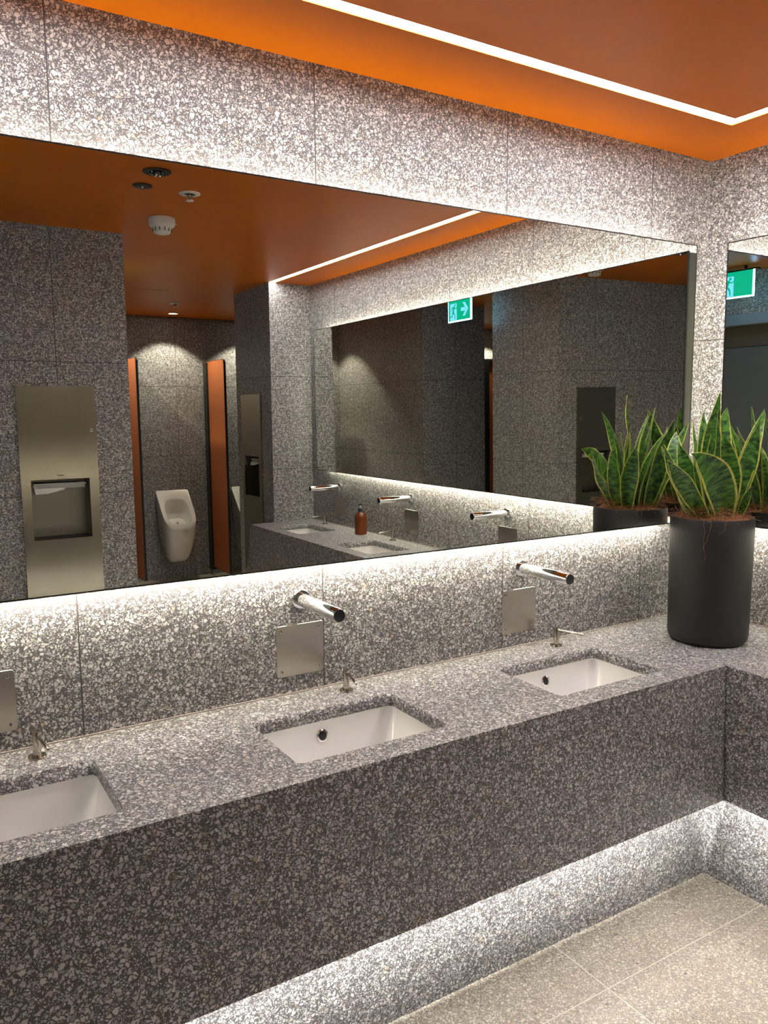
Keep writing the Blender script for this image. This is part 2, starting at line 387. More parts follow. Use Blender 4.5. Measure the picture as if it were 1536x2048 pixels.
# ------------------------------------------------------------------ basins
def make_basin():
    # local: centre of the opening, z = 0 at the worktop underside; long side along x, wall side +y
    t = thing('undermount_basin', '', 'basin', (0, 0, 0))
    hx, hy = 0.222, 0.1465
    secs = [(0.0, 0.002, 0.03), (-0.012, 0.004, 0.03), (-0.05, -0.010, 0.045), (-0.10, -0.028, 0.05), (-0.122, -0.045, 0.05), (-0.132, -0.07, 0.045), (-0.136, -0.10, 0.03)]
    rings = [rrect(-hx-g, hx+g, -hy-g, hy+g, r, z, 8) for z, g, r in secs]
    bm = bmesh.new(); loft(bm, rings, cap0=False, cap1=True)
    out = [rrect(-hx-g-0.012, hx+g+0.012, -hy-g-0.012, hy+g+0.012, r+0.01, z-0.010, 8) for z, g, r in secs]
    out[0] = rrect(-hx-0.02, hx+0.02, -hy-0.02, hy+0.02, 0.04, 0.0, 8)
    vs = loft(bm, list(reversed(out)), cap0=True, cap1=False)
    bmesh.ops.remove_doubles(bm, verts=bm.verts, dist=1e-6)
    # rim between outer and inner top rings
    bm.verts.ensure_lookup_table()
    ir = [v for v in bm.verts if abs(v.co.z) < 1e-6]
    n_ = len(rings[0]); inner = []; outer_ = []
    for p, q in zip(rings[0], out[0]):
        inner.append(min(ir, key=lambda v: (v.co-p).length)); outer_.append(min(ir, key=lambda v: (v.co-q).length))
    for i in range(n_):
        j = (i+1) % n_
        try: bm.faces.new((inner[i], inner[j], outer_[j], outer_[i]))
        except ValueError: pass
    link('bowl', bm, M_porc, t, ang=50)
    # overflow ring on the wall side
    org = Vector((-0.012, hy-0.0058, -0.040)); bm = bmesh.new()
    lathe(bm, ((0.0155, -0.004), (0.0178, 0.002), (0.0178, 0.005), (0.0135, 0.006), (0.0115, 0.003), (0.0115, -0.001)), 32, 'y', (0, 0, 0), cap=False)
    for v in bm.verts: v.co.y = -v.co.y
    bmesh.ops.rotate(bm, verts=bm.verts, cent=(0, 0, 0), matrix=Matrix.Rotation(-0.3, 3, 'X'))
    for v in bm.verts: v.co += org
    ov = link('overflow_ring', bm, M_chrome, t)
    bm = bmesh.new(); lathe(bm, ((0.0118, 0.0), (0.0118, 0.002)), 24, 'y'); 
    for v in bm.verts: v.co.y = -v.co.y
    bmesh.ops.rotate(bm, verts=bm.verts, cent=(0, 0, 0), matrix=Matrix.Rotation(-0.3, 3, 'X'))
    for v in bm.verts: v.co += org
    link('overflow_hole', bm, M_dark, ov)
    bm = bmesh.new(); lathe(bm, ((0.0315, -0.1355), (0.0315, -0.1325), (0.029, -0.131), (0.0, -0.1305)), 32); link('drain', bm, M_chrome, t)
    return t
bas = make_basin(); YB = (DRY0+DRY1)/2; ZU = ZC-0.0365
bl = ['white undermount basin at the left picture edge, nearest the camera', 'white undermount basin in the middle of the long counter', 'white undermount basin nearest the plant pot on the long counter']
bas.location = (NB[0], YB, ZU); bas['label'] = bl[0]; bas['group'] = 'basins in the counter'
for i in (1, 2): dup(bas, (NB[i], YB, ZU), 0, bl[i])
bl = ['white basin in the side counter nearest the plant, hidden below the mirror', 'white basin right of the amber soap bottle in the mirror view', 'white basin at the far pier end of the side counter, seen in the mirror']
for i in range(3): dup(bas, (YB, EB[i], ZU), -PI/2, bl[i])

# ------------------------------------------------------------------ taps, plates, soap pumps
def make_tap():
    t = thing('wall_tap', '', 'tap')
    bm = bmesh.new(); lathe(bm, ((0.029, -0.001), (0.029, 0.012), (0.027, 0.0145), (0.0, 0.0145)), 40, 'y')
    for v in bm.verts: v.co.y = -v.co.y
    link('flange', bm, M_chrome, t)
    bm = bmesh.new(); lathe(bm, ((0.0195, 0.010), (0.0195, 0.243), (0.0188, 0.245), (0.0172, 0.2455), (0.0172, 0.2440), (0.0, 0.2440)), 44, 'y')
    for v in bm.verts: v.co.y = -v.co.y
    sp = link('spout', bm, M_chrome, t)
    bm = bmesh.new(); lathe(bm, ((0.0168, 0.2430), (0.0168, 0.2450), (0.0, 0.2450)), 40, 'y')
    for v in bm.verts: v.co.y = -v.co.y
    link('end_disc', bm, M_sensor, sp)
    bm = bmesh.new(); lathe(bm, ((0.0, -0.0235), (0.0095, -0.0235), (0.011, -0.0215), (0.011, -0.016)), 24, 'z', (0, -0.225, 0)); link('aerator', bm, M_chrome, t)
    return t
def make_plate():
    t = thing('wall_plate', '', 'wall plate')
    ring = rrect(-0.0775, 0.0775, -0.0775, 0.0775, 0.009, 0, 5)
    bm = bmesh.new()
    loft(bm, [[Vector((p.x, 0.0005, p.y)) for p in ring], [Vector((p.x, -0.0022, p.y)) for p in ring], [Vector((p.x*0.992, -0.003, p.y*0.992)) for p in ring]])
    link('plate', bm, M_plate, t, ang=25)
    for sx in (-1, 1):
        for sz in (-1, 1):
            bm = bmesh.new(); lathe(bm, ((0.0042, 0.0042), (0.0040, 0.0042), (0.0018, 0.0050), (0.0018, 0.0038), (0.0, 0.0038)), 16, 'y', (sx*0.061, 0, sz*0.061))
            for v in bm.verts: v.co.y = -v.co.y
            sw = link('screw', bm, M_chrome, t)
            bm = bmesh.new(); lathe(bm, ((0.0022, -0.0043), (0.0022, -0.0055), (0.0, -0.0055)), 12, 'y', (sx*0.061, 0, sz*0.061)); link('screw_recess', bm, M_dark, sw)
    return t
def make_pump():
    t = thing('soap_pump', '', 'soap pump')
    bm = bmesh.new(); lathe(bm, ((0.0215, -0.0005), (0.0215, 0.0045), (0.0205, 0.006), (0.0, 0.006)), 36); link('base_flange', bm, M_nickel, t)
    bm = bmesh.new(); lathe(bm, ((0.0095, 0.005), (0.0095, 0.0185), (0.0088, 0.019), (0.0088, 0.0195), (0.0095, 0.020), (0.0095, 0.0665), (0.009, 0.0678), (0.0, 0.0678)), 32); link('post', bm, M_nickel, t)
    bm = bmesh.new(); tube(bm, [(0, 0.0, 0.060), (0, -0.05, 0.0597), (0, -0.100, 0.059), (0, -0.1035, 0.0575), (0, -0.105, 0.054)], [0.004]*3+[0.0038, 0.0034], 14); link('spout', bm, M_nickel, t)
    return t
tap = make_tap(); plate = make_plate(); pump = make_pump()
TX = (-2.663, -1.810, -0.957); PX = (-2.556, -1.695, -0.842)
wn = ['above the basin at the left picture edge', 'above the middle basin of the long counter', 'left of the black plant pot on the long wall']
for i in range(3):
    for k, (o, x, y, z, nm) in enumerate(((tap, TX[i], 0, 1.145, 'chrome wall tap'), (plate, TX[i]-0.002, 0, 0.992, 'square screwed steel plate'), (pump, PX[i], -0.070, ZC, 'small nickel soap pump with thin spout'))):
        w_ = wn[i] if k < 2 else ['behind the basin at the left picture edge', 'behind the middle basin of the long counter', 'behind the basin nearest the black pot'][i]
        lb = nm+' '+w_
        g = ('wall taps', 'steel wall plates', 'counter soap pumps')[k]
        if i == 0: o.location = (x, y, z); o['label'] = lb; o['group'] = g
        else: dup(o, (x, y, z), 0, lb)
wn = ['on the side wall, nearest in the mirror view', 'on the side wall right of the amber bottle', 'on the side wall nearest the pier, in the mirror']
for i, y in enumerate(EB):
    dup(tap, (0, y, 1.145), -PI/2, 'chrome tube tap '+wn[i])
    dup(plate, (0, y, 0.992), -PI/2, 'square steel wall plate '+wn[i])
    dup(pump, (-0.062, y-0.13, ZC), -PI/2, 'small nickel soap pump '+['nearest the plant on the side counter', 'beside the basin right of the amber bottle', 'beside the farthest basin by the pier'][i])
for i, p in enumerate([o for o in bpy.data.objects if o.name.startswith('soap_pump') and o.parent is None][:3]):
    p.rotation_euler[2] = (0.1, -0.23, 0.33)[i]

# amber bottle
bt = thing('soap_bottle', 'amber pump bottle of hand soap on the side counter, seen in the mirror', 'soap bottle', (-0.098, -2.83, ZC))
bm = bmesh.new(); lathe(bm, ((0.036, 0.0), (0.0405, 0.003), (0.0415, 0.01), (0.0415, 0.115), (0.039, 0.130), (0.031, 0.145), (0.018, 0.154), (0.0155, 0.158), (0.0155, 0.166), (0, 0.166)), 40); link('bottle', bm, M_amber, bt)
bm = bmesh.new(); lathe(bm, ((0.0185, 0.158), (0.0185, 0.178), (0.016, 0.181), (0.006, 0.182), (0.006, 0.184), (0.0, 0.184)), 28); cp = link('cap', bm, M_black, bt)
bm = bmesh.new(); lathe(bm, ((0.0045, 0.180), (0.0045, 0.203), (0.0, 0.203)), 16); link('stem', bm, M_whitep, cp)
bm = bmesh.new(); lathe(bm, ((0.0, 0.200), (0.011, 0.200), (0.0125, 0.203), (0.011, 0.212), (0.0, 0.213)), 20); tube(bm, [(0, 0, 0.209), (-0.018, 0.008, 0.211), (-0.038, 0.016, 0.2095), (-0.045, 0.019, 0.204)], [0.0055, 0.0045, 0.0038, 0.0036], 10); link('pump_head', bm, M_black, cp)

# ------------------------------------------------------------------ towel dispensers
def make_dispenser():
    # local: facade at y=0 (wall), facing +y, x to the viewer's left when facing it; origin bottom centre
    t = thing('towel_dispenser', '', 'towel dispenser'); W2 = 0.195; Z1 = 1.105*1.0+0.32
    z0 = 0.0; oz0, oz1 = 0.617, 0.937; ox = 0.147
    bm = bmesh.new()
    f = 0.014
    for b in ((-W2, W2, z0, oz0), (-W2, W2, oz1, Z1), (-W2, -ox, oz0, oz1), (ox, W2, oz0, oz1)):
        box(bm, b[0], b[1], 0, f, b[2], b[3])
    bmesh.ops.remove_doubles(bm, verts=bm.verts, dist=1e-5)
    link('front_panel', bm, M_steel, t, smooth=False)
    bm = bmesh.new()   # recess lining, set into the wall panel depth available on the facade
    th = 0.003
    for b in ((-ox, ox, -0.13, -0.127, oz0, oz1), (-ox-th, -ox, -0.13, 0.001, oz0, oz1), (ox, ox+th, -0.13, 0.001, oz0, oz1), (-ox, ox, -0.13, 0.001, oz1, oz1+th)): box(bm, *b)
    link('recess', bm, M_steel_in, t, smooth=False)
    bm = bmesh.new(); box(bm, -ox, ox, -0.13, 0.001, oz0-th, oz0+0.001); link('bin_opening_shade', bm, M_dark, t, smooth=False)  # black sheet painted as the shade of the open bin
    bm = bmesh.new()
    for k in range(5):
        z = oz1-0.028-0.006*k; dx = 0.004*math.sin(k*2.1)
        a = [(-0.118+dx, -0.115), (0.120+dx, -0.115), (0.132+dx, -0.02-0.008*k), (-0.128+dx, -0.030-0.004*k)]
        loft(bm, [[Vector((x, y, z+0.014*(0.5-abs(x)/0.25)*(y > -0.1))) for x, y in a], [Vector((x, y, z+0.004+0.014*(0.5-abs(x)/0.25)*(y > -0.1))) for x, y in a]])
    o = link('paper_towels', bm, M_paper, t, smooth=False); o['label'] = 'folded white paper towels'
    bm = bmesh.new()
    pts = [(-0.126, -0.03, oz1-0.052), (-0.07, -0.028, oz1-0.047), (0.03, -0.03, oz1-0.052), (0.02, -0.034, oz1-0.062), (-0.06, -0.026, oz1-0.078), (-0.122, -0.024, oz1-0.080)]
    loft(bm, [[Vector(p) for p in pts], [Vector((p[0], p[1]-0.003, p[2])) for p in pts]]); link('loose_towel', bm, M_paper, t, smooth=False)
    bm = bmesh.new(); lathe(bm, ((0.009, f-0.001), (0.009, f+0.002), (0.0075, f+0.003), (0.006, f+0.002), (0, f+0.002)), 24, 'y', (W2-0.027, 0, Z1-0.232)); lk = link('lock', bm, M_chrome, t)
    bm = bmesh.new(); lathe(bm, ((0.004, f+0.0015), (0.004, f+0.0026), (0, f+0.0026)), 16, 'y', (W2-0.027, 0, Z1-0.232)); link('keyhole', bm, M_dark, lk)
    bm = bmesh.new(); box(bm, -0.016, 0.016, f-0.001, f+0.0004, oz1+0.018, oz1+0.0225); link('maker_mark', bm, simple('etched_mark', (0.2, 0.18, 0.15), 0.5, 0.8), t, smooth=False)
    return t
# recesses cut in the blocks behind the dispensers
def cut(objname, b):
    o = bpy.data.objects[objname]; bm = bmesh.new(); box(bm, *b); me = bpy.data.meshes.new('cutter'); bm.to_mesh(me); bm.free()
    q = bpy.data.objects.new('cutter', me); C.objects.link(q)
    md = o.modifiers.new('recess', 'BOOLEAN'); md.operation = 'DIFFERENCE'; md.solver = 'EXACT'; md.object = q
    bpy.context.view_layer.update()
    dg = bpy.context.evaluated_depsgraph_get(); nm = bpy.data.meshes.new_from_object(o.evaluated_get(dg))
    o.modifiers.clear(); o.data = nm; bpy.data.objects.remove(q); bpy.data.meshes.remove(me)
disp = make_dispenser()
DZ0 = 1.838-1.425; DX = (-2.243-1.854)/2
disp.location = (DX, B1Y, DZ0); disp.rotation_euler = (0, 0, 0)
disp['label'] = 'stainless steel towel dispenser on the near block, large at the left of the mirror'; disp['group'] = 'steel towel dispensers'
DY = (-4.326-3.926)/2
dup(disp, (PW, DY, DZ0), PI/2, 'narrow-looking steel towel dispenser on the dark side of the pier, seen in the mirror')
cut('wall_block_centre', (DX-0.152, DX+0.152, B1Y-0.14, B1Y+0.05, DZ0+0.61, DZ0+0.945))
cut('wall_pier_east', (PW-0.05, PW+0.14, DY-0.152, DY+0.152, DZ0+0.61, DZ0+0.945))

# ------------------------------------------------------------------ urinals and partitions
def make_urinal():
    # local: wall at y=0, projecting +y, origin on the wall at floor
    t = thing('urinal', '', 'urinal')
    def outline(w, dep, n=20, back=0.0, rr=0.5):
        pts = []
        r = min(w/2*0.98, dep*0.75)
        pts.append((-w/2, back)); 
        for k in range(n+1):
            a = PI-PI*k/n; ex = 0.62
            cx, sx = math.cos(a), math.sin(a)
            pts.append((w/2*math.copysign(abs(cx)**ex, cx), dep-r+r*abs(sx)**ex))
        pts.append((w/2, back)); return pts
    secs = [(0.0, 0.332, 0.335, 0.916, 0.565), (0.04, 0.334, 0.338, 0.880, 0.538), (0.3, 0.320, 0.325, 0.70, 0.46), (0.6, 0.285, 0.28, 0.45, 0.345), (0.85, 0.225, 0.215, 0.27, 0.235), (0.96, 0.17, 0.165, 0.20, 0.195), (1.0, 0.12, 0.12, 0.185, 0.185)]
    def cast(poly, cx_, cy_, n=72):
        out = []
        for k in range(n):
            a = 2*PI*(k+0.5)/n; dx, dy = math.cos(a), math.sin(a); best = None
            for (x0, y0), (x1, y1) in zip(poly, poly[1:]+poly[:1]):
                ex, ey = x1-x0, y1-y0; den = dx*ey-dy*ex
                if abs(den) < 1e-12: continue
                tt = ((x0-cx_)*ey-(y0-cy_)*ex)/den; uu = ((x0-cx_)*dy-(y0-cy_)*dx)/den
                if tt > 0 and -1e-6 <= uu <= 1+1e-6 and (best is None or tt < best): best = tt
            out.append((cx_+dx*best, cy_+dy*best))
        return out
    rings = []
    for s, w_, dp, zb, zf in secs:
        rings.append([Vector((x, y, zb+(zf-zb)*(y/dp))) for x, y in cast(outline(w_, dp), 0, dp*0.56)])
    bm = bmesh.new(); vs = loft(bm, rings, cap0=False, cap1=True)
    def op(w, y0, y1, zf_):
        poly = [(w/2*math.copysign(abs(math.cos(a))**0.62, math.cos(a)), (y0+y1)/2+(y1-y0)/2*math.copysign(abs(math.sin(a))**0.62, math.sin(a))) for a in [2*PI*k/64 for k in range(64)]]
        return [Vector((x, y, 0.916-1.048*y+zf_(y))) for x, y in cast(poly, 0, (y0+y1)/2)]
    i0 = op(0.250, 0.072, 0.302, lambda y: 0.0); i1 = op(0.238, 0.078, 0.295, lambda y: -0.010)
    i2 = op(0.225, 0.050, 0.280, lambda y: -0.14+0.25*y); i3 = op(0.17, 0.07, 0.235, lambda y: -0.25+0.55*y)
    vi = loft(bm, [i0, i1, i2, i3], cap0=False, cap1=True)
    n = len(rings[0])
    for k in range(n):
        j = (k+1) % n; bm.faces.new((vs[0][k], vs[0][j], vi[0][j], vi[0][k]))
    link('ceramic_body', bm, M_porc, t, ang=50)
    bm = bmesh.new(); lathe(bm, ((0.016, 0.0), (0.016, 0.004), (0, 0.005)), 20, 'z', (0, 0.155, 0.600)); link('drain_cover', bm, M_chrome, t)
    return t
ur = make_urinal(); ur.location = (-0.384, YU, 0); ur['label'] = 'white wall-hung urinal between the two orange partitions, seen in the mirror'; ur['group'] = 'urinals'
dup(ur, (0.42, YU, 0), 0, 'white urinal mostly hidden behind the pier, only its edge showing')
def partition(x, label, yf):
    t = thing('urinal_partition', label, 'partition', (x, YU, 0), 0, 'orange urinal partitions')
    z0, z1 = 0.09, 2.215; y1 = yf-YU; r = 0.035; gap = 0.035
    out = [(gap, z0), (y1, z0)] + [(y1-r+r*math.cos(a), z1-r+r*math.sin(a)) for a in [k*PI/2/8 for k in range(9)]] + [(gap, z1)]
    bm = bmesh.new(); loft(bm, [[Vector((-0.009, p[0], p[1])) for p in out], [Vector((0.004, p[0], p[1])) for p in out]]); link('panel', bm, M_orange, t, smooth=False)
    # black edging round the front and top
    e = 0.004
    out2 = [(gap, z0-e), (y1+e, z0-e)] + [(y1-r+(r+e)*math.cos(a), z1-r+(r+e)*math.sin(a)) for a in [k*PI/2/8 for k in range(9)]] + [(gap, z1+e)]
    bm = bmesh.new(); loft(bm, [[Vector((-0.0085, p[0], p[1])) for p in out2], [Vector((0.014, p[0], p[1])) for p in out2]])
    link('edging', bm, M_black, t, smooth=False)
    bm = bmesh.new(); box(bm, -0.03, 0.016, 0, gap+0.055, z0-0.03, z1-0.01); link('wall_channel', bm, M_black, t, smooth=False)
    bm = bmesh.new()
    for z in (0.5, 1.3, 2.0): lathe(bm, ((0.006, 0), (0.006, 0.003), (0, 0.004)), 12, 'x', (-0.03, 0.045, z))
    for v in bm.verts: v.co.x = -0.06-v.co.x
    link('fixings', bm, M_nickel, t)
    return t
partition(0.02, 'tall orange partition with black edge right of the urinal, seen in the mirror', -5.66)
partition(-0.79, 'tall orange partition left of the urinal, cut by the near block', -5.80)
# cubicle front glimpsed through the gap in the double reflection
cb = thing('cubicle_front', 'dark orange cubicle front glimpsed in the reflected side mirror', 'cubicle', (-3.7, YU+0.2, 0))
bm = bmesh.new(); box(bm, -0.55, 0.55, 0, 0.03, 0.1, 2.24); link('panel', bm, M_orange, cb, smooth=False)
bm = bmesh.new(); box(bm, -0.57, 0.57, -0.005, 0.045, 2.24, 2.265); box(bm, 0.20, 0.30, -0.005, 0.05, 0, 2.24); link('frame', bm, M_black, cb, smooth=False)

# ------------------------------------------------------------------ ceiling fittings
def down(name, prof, mat, loc, n=36):
    bm = bmesh.new(); lathe(bm, prof, n); return bm
t = thing('ceiling_speaker', 'larger black round ceiling fitting with a bright chrome centre', 'ceiling fitting', (-1.821, -1.443, H))
bm = bmesh.new(); lathe(bm, ((0.056, 0.0), (0.056, -0.004), (0.050, -0.0065), (0.040, -0.0045), (0.0, -0.003)), 40); link('rim', bm, M_black, t)
bm = bmesh.new(); lathe(bm, ((0.030, -0.003), (0.028, -0.009), (0.018, -0.014), (0.0, -0.016)), 32); link('dome', bm, simple('black_gloss', (0.012, 0.014, 0.013), 0.08), t)
bm = bmesh.new()
for q in range(3): lathe(bm, ((0.004, -0.012), (0.003, -0.018), (0, -0.019)), 10, 'z', (0.012*math.cos(q*2.1), 0.012*math.sin(q*2.1), 0))
link('contacts', bm, M_chrome, t)
t = thing('ceiling_sensor', 'smaller black round ceiling fitting with one bright dot', 'ceiling fitting', (-1.818, -1.670, H))
bm = bmesh.new(); lathe(bm, ((0.041, 0.0), (0.041, -0.003), (0.037, -0.0055), (0.012, -0.0045), (0.0, -0.0045)), 36); link('rim', bm, M_black, t)
bm = bmesh.new(); lathe(bm, ((0.006, -0.004), (0.005, -0.010), (0.0, -0.011)), 16); link('lens', bm, M_chrome, t)
def sprinkler(loc, label):
    t = thing('sprinkler_head', label, 'sprinkler', loc, 0, 'ceiling sprinklers')
    bm = bmesh.new(); lathe(bm, ((0.047, 0.0), (0.047, -0.0025), (0.042, -0.005), (0.027, -0.006), (0.025, -0.001), (0.0, -0.001)), 36); link('escutcheon', bm, M_whitep, t)
    bm = bmesh.new(); lathe(bm, ((0.024, -0.0012), (0.024, -0.002), (0, -0.002)), 24); link('cup', bm, M_dark, t)
    bm = bmesh.new(); lathe(bm, ((0.010, 0.0), (0.010, -0.010), (0.006, -0.014), (0.003, -0.018), (0.003, -0.028), (0.0, -0.028)), 16); tube(bm, [(-0.011, 0, -0.006), (-0.012, 0, -0.018), (-0.004, 0, -0.030)], 0.0025, 8); tube(bm, [(0.011, 0, -0.006), (0.012, 0, -0.018), (0.004, 0, -0.030)], 0.0025, 8); link('frame', bm, M_nickel, t)
    bm = bmesh.new(); lathe(bm, ((0.0, -0.029), (0.015, -0.029), (0.017, -0.031), (0.015, -0.033), (0.0, -0.033)), 20); link('deflector', bm, M_whitep, t)
    return t
sprinkler((-1.607, -1.691, H), 'white sprinkler head beside the black ceiling fittings')
sprinkler((-0.589, -5.194, H), 'small white sprinkler head near the urinal downlight')
t = thing('smoke_detector', 'white smoke detector on the orange ceiling, seen in the mirror', 'smoke detector', (-1.585, -2.19, H))
bm = bmesh.new(); lathe(bm, ((0.060, 0.0), (0.064, -0.004), (0.066, -0.030), (0.063, -0.036), (0.0, -0.036)), 40); link('base', bm, M_whitep, t)
bm = bmesh.new(); lathe(bm, ((0.062, -0.034), (0.060, -0.040), (0.048, -0.048), (0.044, -0.062), (0.040, -0.072), (0.032, -0.077), (0.0, -0.078)), 40); hd = link('sensing_head', bm, M_whitep, t)
bm = bmesh.new()
for k in range(12):
    a_ = 2*PI*k/12; c_ = Vector((0.0455*math.cos(a_), 0.0455*math.sin(a_), -0.057)); u_ = Vector((-math.sin(a_), math.cos(a_), 0))
    tube(bm, [c_+Vector((0, 0, 0.009)), c_-Vector((0, 0, 0.009))], 0.0022, 6)
link('vent_slot', bm, M_dark, hd)
bm = bmesh.new(); tube(bm, [(0.063, 0.0, -0.022), (0.076, -0.002, -0.023), (0.079, -0.002, -0.024)], [0.0035, 0.003, 0.002], 8); link('indicator_tab', bm, M_whitep, t)
def downlight(x, y, label, power):
    t = thing('downlight', label, 'downlight', (x, y, H), 0, 'recessed ceiling downlights')
    bm = bmesh.new(); lathe(bm, ((0.050, 0.0), (0.050, -0.003), (0.046, -0.005), (0.041, -0.003), (0.040, 0.0)), 36, cap=False); link('trim_ring', bm, M_whitep, t)
    bm = bmesh.new(); lathe(bm, ((0.041, -0.0005), (0.041, -0.0015), (0, -0.0015)), 32); link('lens', bm, M_lens, t)
    ld = bpy.data.lights.new('downlight_lamp', 'SPOT'); ld.energy = power; ld.color = (1.0, 0.93, 0.76); ld.spot_size = math.radians(104); ld.spot_blend = 0.30; ld.shadow_soft_size = 0.02
    lo = bpy.data.objects.new('lamp', ld); C.objects.link(lo); lo.parent = t; lo.location = (0, 0, -0.012)
    return t
downlight(-0.392, -5.896, 'small bright downlight above the urinal between the partitions', SPOT_W)
downlight(0.43, -5.896, 'downlight above the urinal hidden by the pier', SPOT_W)
downlight(-1.17, -5.896, 'downlight beside the rear block, its glow seen on the block', SPOT_W)
downlight(-3.6, -5.92, 'downlight above the cubicle front', SPOT_STALL)
t = thing('access_panel', 'flush square access panel in the orange ceiling before the urinals', 'access panel', (-1.05, -4.75, H))
bm = bmesh.new(); box(bm, -0.24, 0.19, -0.25, 0.25, -0.0015, 0.0); link('panel', bm, M_ceil, t, smooth=False)

# ------------------------------------------------------------------ exit signs
def flat(bm, pts, y0=0.0068, y1=0.0072):
    loft(bm, [[Vector((p[0], y0, p[1])) for p in pts], [Vector((p[0], y1, p[1])) for p in pts]])
def limb(bm, p, q, w0, w1):
    p, q = Vector(p), Vector(q); d = (q-p).normalized(); nn = Vector((-d.y, d.x))
    flat(bm, [p+nn*w0, p-nn*w0, q-nn*w1, q+nn*w1], 0.0073, 0.0078)
    for c_, r in ((p, w0), (q, w1)): flat(bm, [(c_.x+r*math.cos(a*PI/5), c_.y+r*math.sin(a*PI/5)) for a in range(10)], 0.0073, 0.0078)
def exit_sign(loc, label, arrow):
    # local: face looks to +y (before rotation), viewer's left is +x ; built mirrored in x so that text order reads left to right
    t = thing('exit_sign', label, 'exit sign', loc, -PI/2, 'green exit signs'); Wd, Hh = 0.335, 0.182
    bm = bmesh.new(); box(bm, -Wd/2, Wd/2, -0.0055, 0.0055, -Hh, 0, 0.001, 1); pl = link('acrylic_panel', bm, M_acry, t, smooth=False)
    def both(bm, nm, mat):
        # same print on the rear face too (turned, so that it is not mirror-written)
        geom = bmesh.ops.duplicate(bm, geom=bm.verts[:]+bm.edges[:]+bm.faces[:])
        bmesh.ops.rotate(bm, verts=[g for g in geom['geom'] if isinstance(g, bmesh.types.BMVert)], cent=(0, 0, 0), matrix=Matrix.Rotation(PI, 3, 'Z'))
        return link(nm, bm, mat, pl, smooth=False)
    S = -1.0                                    # viewer's right = -x
    def X(v): return S*v
    g = 0.009
    bm = bmesh.new(); flat(bm, [(X(-Wd/2+0.006), -0.001), (X(-Wd/2+0.006), -Hh+g), (X(Wd/2-g), -Hh+g), (X(Wd/2-g), -0.001)], 0.0050, 0.0064); both(bm, 'green_field', M_green)
    ox = -0.085 if arrow else -0.034
    bm = bmesh.new(); dw, d0, d1 = 0.048, -0.030, -Hh+0.014
    flat(bm, [(X(ox-dw), d0), (X(ox-dw), d1), (X(ox+dw), d1), (X(ox+dw), d0)])
    if arrow:
        ax = 0.075; az = -0.088
        flat(bm, [(X(ax-0.050), az+0.014), (X(ax-0.050), az-0.014), (X(ax+0.012), az-0.014), (X(ax+0.012), az+0.014)])
        flat(bm, [(X(ax+0.056), az), (X(ax+0.008), az+0.056), (X(ax-0.024), az+0.056), (X(ax+0.020), az)])
        flat(bm, [(X(ax+0.056), az), (X(ax+0.020), az), (X(ax-0.024), az-0.056), (X(ax+0.008), az-0.056)])
    both(bm, 'lit_pictogram', M_cyan)
    bm = bmesh.new(); P = lambda x, z: (X(ox+x), z)
    flat(bm, [(P(0.022, -0.045)[0]+0.010*math.cos(a*PI/8), -0.045+0.0115*math.sin(a*PI/8)) for a in range(16)], 0.0073, 0.0078)
    limb(bm, P(0.008, -0.064), P(-0.006, -0.100), 0.012, 0.010)
    limb(bm, P(0.012, -0.064), P(0.032, -0.074), 0.005, 0.0045); limb(bm, P(0.032, -0.074), P(0.048, -0.066), 0.0045, 0.004)
    limb(bm, P(0.002, -0.062), P(-0.022, -0.066), 0.005, 0.0045); limb(bm, P(-0.022, -0.066), P(-0.034, -0.088), 0.0045, 0.004)
    limb(bm, P(-0.002, -0.100), P(0.018, -0.122), 0.0085, 0.006); limb(bm, P(0.018, -0.122), P(0.024, -0.158), 0.006, 0.005)
    limb(bm, P(-0.008, -0.100), P(-0.018, -0.134), 0.008, 0.006); limb(bm, P(-0.018, -0.134), P(-0.046, -0.138), 0.006, 0.0045)
    both(bm, 'running_figure', M_green)
    bm = bmesh.new(); box(bm, -Wd/2-0.03, Wd/2+0.03, -0.02, 0.02, -0.001, 0.008, 0.001, 1); link('mounting_rail', bm, M_black, t, smooth=False)
    bm = bmesh.new()
    bm.free()
    for x in (-0.1, 0.1):
        bm = bmesh.new(); box(bm, x-0.008, x+0.008, -0.008, 0.008, 0.006, H-loc[2])
        link('hanger', bm, M_black, t, smooth=False)
    return t
exit_sign((-2.780, -1.685, 2.618), 'green exit sign near the doorway, cut off in the side mirror at right', False)
exit_sign((-1.512, -3.69, 2.605), 'green running-figure exit sign with an arrow, glimpsed in the reflected side mirror', True)

# ------------------------------------------------------------------ snake plant
PC = Vector((-0.318, -0.302, ZC)); PR = 0.1415; PHt = 0.452
pt = thing('potted_snake_plant', 'snake plant with yellow-edged leaves in a tall matt black pot on the counter corner', 'potted plant', PC)
bm = bmesh.new()
lathe(bm, ((PR-0.030, 0.0), (PR-0.014, 0.004), (PR-0.006, 0.014), (PR-0.003, 0.03), (PR-0.001, 0.2), (PR+0.001, 0.40), (PR+0.001, PHt-0.006), (PR-0.002, PHt), (PR-0.007, PHt), (PR-0.009, PHt-0.005), (PR-0.010, PHt-0.05), (0.0, PHt-0.05)), 72)
link('pot', bm, M_pot, pt, ang=60)
def coir_mat():
    m, t, b = newmat('coir_fibre'); g = N(t, 'ShaderNodeNewGeometry'); n = N(t, 'ShaderNodeTexNoise'); n.inputs['Scale'].default_value = 90
    t.links.new(g.outputs['Position'], n.inputs['Vector'])
    t.links.new(ramp(t, n.outputs[0], ((0.3, (0.10, 0.035, 0.012)), (0.55, (0.32, 0.13, 0.05)), (0.8, (0.50, 0.26, 0.12)))), b.inputs['Base Color']); setp(b, rough=0.8)
    return m
M_coir = coir_mat()
bm = bmesh.new(); prof = [(PR-0.010, PHt-0.045)]
rings = []
